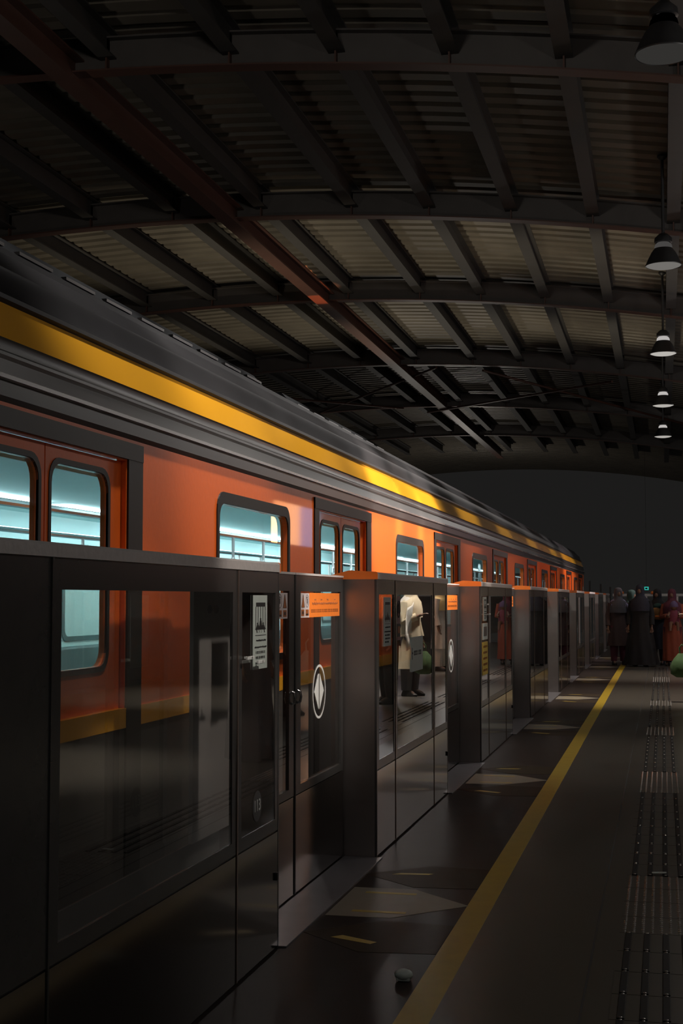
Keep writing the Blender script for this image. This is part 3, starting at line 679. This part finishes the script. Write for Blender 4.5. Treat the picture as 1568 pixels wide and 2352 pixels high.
def person(loc, rz, h, label, robe, robe_z=.45, hem=.26, trouser=None, scarf=None, arms=DN, drape=None, hairm=None, shoes='gasket', wide=1.0):
    t = empty('person', loc, rz); tag(t, label, 'person')
    me, k = body_mesh(h, arms); o = bpy.data.objects.new('body', me); C.objects.link(o); o.parent = t
    def K(secs): return [(a*k, b_*k, c*k, d*k*wide, e*k*wide) + ((s[0],) if s else ()) for a, b_, c, d, e, *s in secs]
    top = [(0, 0, 1.43, .065, .06, 0), (0, 0, 1.395, .135, .085, 0), (0, 0, 1.345, .20, .105, .01), (0, 0, 1.20, .19, .125, .015), (0, 0, 1.02, .17, .12, .02), (0, 0, .86, .20, .145, .03)]
    n = 5; z0 = .86
    for i in range(1, n+1):
        f_ = i/n; z = z0+(robe_z-z0)*f_; top.append((0, 0, z, .20+(hem-.20)*f_, .145+(hem*.75-.145)*f_, .03+.03*f_))
    MB().loft(K(top), 40).make('robe', robe, t, True)
    for s, (el, wr) in zip((-1, 1), arms):
        a = Vector((s*.17, 0, 1.35)); e1 = Vector(el); w1 = Vector(wr); w2 = e1.lerp(w1, .93)
        MB().tube([a*k, a.lerp(e1, .5)*k, e1*k, e1.lerp(w1, .5)*k, w2*k], [.066*k, .062*k, .056*k, .054*k, .056*k], 14).make('sleeve', robe, t, True)
    if trouser:
        for s in (-1, 1): MB().loft(K([(s*.10, 0, .86, .11, .11, .0), (s*.10, 0, .55, .095, .10, .03), (s*.10, 0, .3, .08, .09, .04), (s*.10, .01, .085, .062, .075, .03)]), 20).make('trouser_leg', trouser, t, True)
    for s in (-1, 1):
        MB().loft([(s*.11*k, -.05*k, .0, .045*k, .13*k, 0), (s*.11*k, -.05*k, .03*k, .047*k, .135*k, 0), (s*.11*k, -.03*k, .06*k, .04*k, .10*k, 0), (s*.11*k, 0.01*k, .09*k, .035*k, .05*k, 0)], 18).make('shoe', shoes, t, True)
    if scarf:
        m = MB(); seg = 28; rings = []
        for (z, rx, ry, cy, op) in ((1.695, .012, .012, 0, 0), (1.685, .05, .06, .0, 0), (1.655, .077, .09, 0, 0), (1.61, .088, .105, .0, .3), (1.55, .092, .11, .0, .62), (1.50, .09, .108, 0, .55), (1.46, .088, .10, 0, .2), (1.42, .12, .115, 0, 0), (1.37, .19, .135, 0, 0), (1.25, .215, .155, 0, 0), (1.14, .20, .16, 0, 0)):
            ring = []
            for q in range(seg):
                a = 2*PI*q/seg - PI/2; dlt = min(abs(a+PI/2), abs(a-3*PI/2)); fr = 1 - (.35*op if dlt < op*.9 else 0)
                ring.append(m.b.verts.new(Vector((rx*math.cos(a)*(1+.03*math.sin(7*a+z*9)), cy + ry*math.sin(a)*fr - .015, z))*k))
            rings.append(ring)
        m._skin(rings, False); m.make('headscarf', scarf, t, True)
    else:
        m = MB().ball(Vector((0, .0, 1.585))*k, (.084*k, .098*k, .098*k), 18)
        dl = [q for q in m.b.verts if q.co.y < -.045*k and q.co.z < 1.62*k or q.co.z < 1.50*k]; bmesh.ops.delete(m.b, geom=dl, context='VERTS'); m.make('hair', hairm or 'hair', t, True)
    if drape:
        m = MB(); rows = []
        for i in range(13):
            f_ = i/12; z = 1.36-f_*.62; x = .12+.07*math.sin(f_*3)+.05*f_
            rows.append([m.b.verts.new(Vector((x+q*.035+.012*math.sin(q*2.1+f_*9), -.14-.02*math.sin(f_*6+q), z-.02*q))*k) for q in range(5)])
        for r0, r1 in zip(rows, rows[1:]):
            for q in range(4): m.b.faces.new((r0[q], r0[q+1], r1[q+1], r1[q]))
        m.loft(K([(0, 0, 1.455, .085, .08, 0), (0, 0, 1.41, .15, .12, .04), (0, 0, 1.33, .215, .14, .04), (0, 0, 1.27, .215, .15, .06)]), 28, cap=False)
        o = m.make('shawl', drape, t, True); s_ = o.modifiers.new('th', 'SOLIDIFY'); s_.thickness = .008
    return t
cBrown = cloth('brown', (.05, .028, .027)); cBlack = cloth('black', (.010, .010, .011)); cLil = cloth('lilac', (.26, .25, .40)); cGreyS = cloth('grey', (.07, .065, .075))
cRust = cloth('rust', (.26, .06, .03)); cMar = cloth('maroon', (.09, .02, .035)); cBeige = cloth('beige', (.62, .52, .36)); cWhite = cloth('white', (.72, .68, .62)); cTeal = cloth('teal', (.012, .04, .035)); cPur = cloth('purple', (.10, .07, .15)); cOch = cloth('ochre', (.22, .11, .035)); cYel = cloth('cream', (.75, .62, .30)); cNavy = cloth('navy', (.02, .022, .035)); cPink = cloth('pink', (.16, .03, .05))
person((-.90, 29.55, 0), .3, 1.56, 'person in grey headscarf and lilac shawl over brown tunic, leftmost of the waiting group', cBrown, .42, .25, cMar, cGreyS, DN, cLil)
person((-.66, 30.5, 0), 1.2, 1.52, 'person in teal shawl half hidden behind the black robed one', cTeal, .3, .22, cNavy, cTeal)
person((-.44, 29.0, 0), -.2, 1.62, 'person in a long wide black robe, tallest of the waiting group', cBlack, .04, .33, None, cNavy, DN, wide=1.1)
person((-.10, 29.8, 0), -.3, 1.54, 'person in dark clothes carrying an ochre bundle, right of the black robe', cNavy, .35, .2, cNavy, cBlack, CARRY)
person((.19, 29.3, 0), -.15, 1.53, 'person in maroon headscarf and rust dress holding a small child', cRust, .12, .22, cMar, cMar, CARRY)
b_ = empty('cloth_bundle', (-.13, 29.50, 1.06)); tag(b_, 'ochre cloth bundle held in the arms of the dark clothed person', 'bundle')
MB().ball((0, 0, .02), (.14, .10, .11), 16).ball((.05, -.02, -.06), (.12, .09, .07), 16).make('wrap', cOch, b_, True); MB().tube([(-.02, -.10, -.05), (.08, -.12, -.05)], .012).make('orange_band', 'sorange', b_)
MB().ball((.03, .04, .15), (.10, .08, .07), 14).make('teal_cover', cTeal, b_, True)
t = empty('person', (.22, 28.90, .98)); tag(t, 'small child in purple cap and pink top carried by the person in rust', 'person')
MB().loft([(0, 0, -.12, .05, .05), (0, 0, -.05, .09, .07), (0, 0, .05, .10, .075), (0, 0, .13, .075, .06), (0, 0, .16, .03, .03), (0, 0, .18, .055, .055), (0, 0, .24, .07, .072), (0, 0, .30, .055, .06), (0, 0, .33, .02, .02)], 20).tube([(.08, -.02, .11), (.12, -.07, .04), (.09, -.12, .02)], [.03, .025, .018]).tube([(-.08, -.02, .11), (-.12, -.07, .04), (-.09, -.12, .02)], [.03, .025, .018]).tube([(.04, -.03, -.10), (.07, -.14, -.10), (.08, -.15, -.25)], [.045, .035, .025]).tube([(-.04, -.03, -.10), (-.07, -.14, -.10), (-.08, -.15, -.25)], [.045, .035, .025]).make('body', 'skin', t, True)
MB().loft([(0, 0, -.13, .11, .085, .03), (0, 0, .0, .11, .085, .02), (0, 0, .1, .105, .08, .02), (0, 0, .155, .06, .055, 0)], 20).make('top', cPink, t, True)
MB().loft([(0, 0, .22, .082, .085), (0, 0, .25, .085, .088), (0, 0, .30, .07, .075), (0, 0, .345, .02, .02)], 20).make('cap', cPur, t, True)
# people to the right of the view, seen in the gate glass
person((.52, 18.0, 0), PI/2-.5, 1.66, 'person in black clothes at the right edge, mirrored in the second gate box', cBlack, .75, .2, cBlack, None, DN)
person((.50, 19.5, 0), -1.2, 1.60, 'person in beige tunic and white shawl beside the green bag', cBeige, .40, .24, cGreyS, cBeige, ONE, cWhite)
person((1.15, 26.4, 0), -1.4, 1.66, 'person in white tunic and cream scarf, mirrored by the second gate box', cWhite, .42, .23, cWhite, cYel)
person((.45, 11.5, 0), -1.3, 1.60, 'person in long dark robe mirrored beside the number 113', cNavy, .03, .27, None, cBlack)
person((.95, 15.9, 0), -1.5, 1.62, 'person in dark tunic standing with a mint bag, mirrored in the nearest doorway', cNavy, .5, .2, cBlack, None, DN)
def bag(loc, mt, label, k=1.0):
    t = empty('carrier_bag', loc); tag(t, label, 'bag')
    m = MB().loft([(0, 0, -.20*k, .09*k, .06*k, .05), (0, 0, -.15*k, .17*k, .12*k, .05), (0, 0, -.03*k, .18*k, .14*k, .04), (0, 0, .08*k, .12*k, .09*k, .08), (0, 0, .17*k, .05*k, .035*k, .1)], 28); m.make('pouch', mt, t, True)
    MB().tube([(-.03*k, 0, .16*k), (-.035*k, 0, .26*k), (0, 0, .31*k), (.035*k, 0, .26*k), (.03*k, 0, .16*k)], .012*k, 8).make('handle', mt, t, True)
bag((.24, 19.1, .50), cloth('green_bag', (.04, .085, .025)), 'green plastic carrier bag at the right edge beside the dark figure', .85)
bag((.64, 15.7, .60), M['mint'], 'mint bag hanging beside the person in dark tunic, mirrored in the nearest doorway')
for o in (gmo,): pass
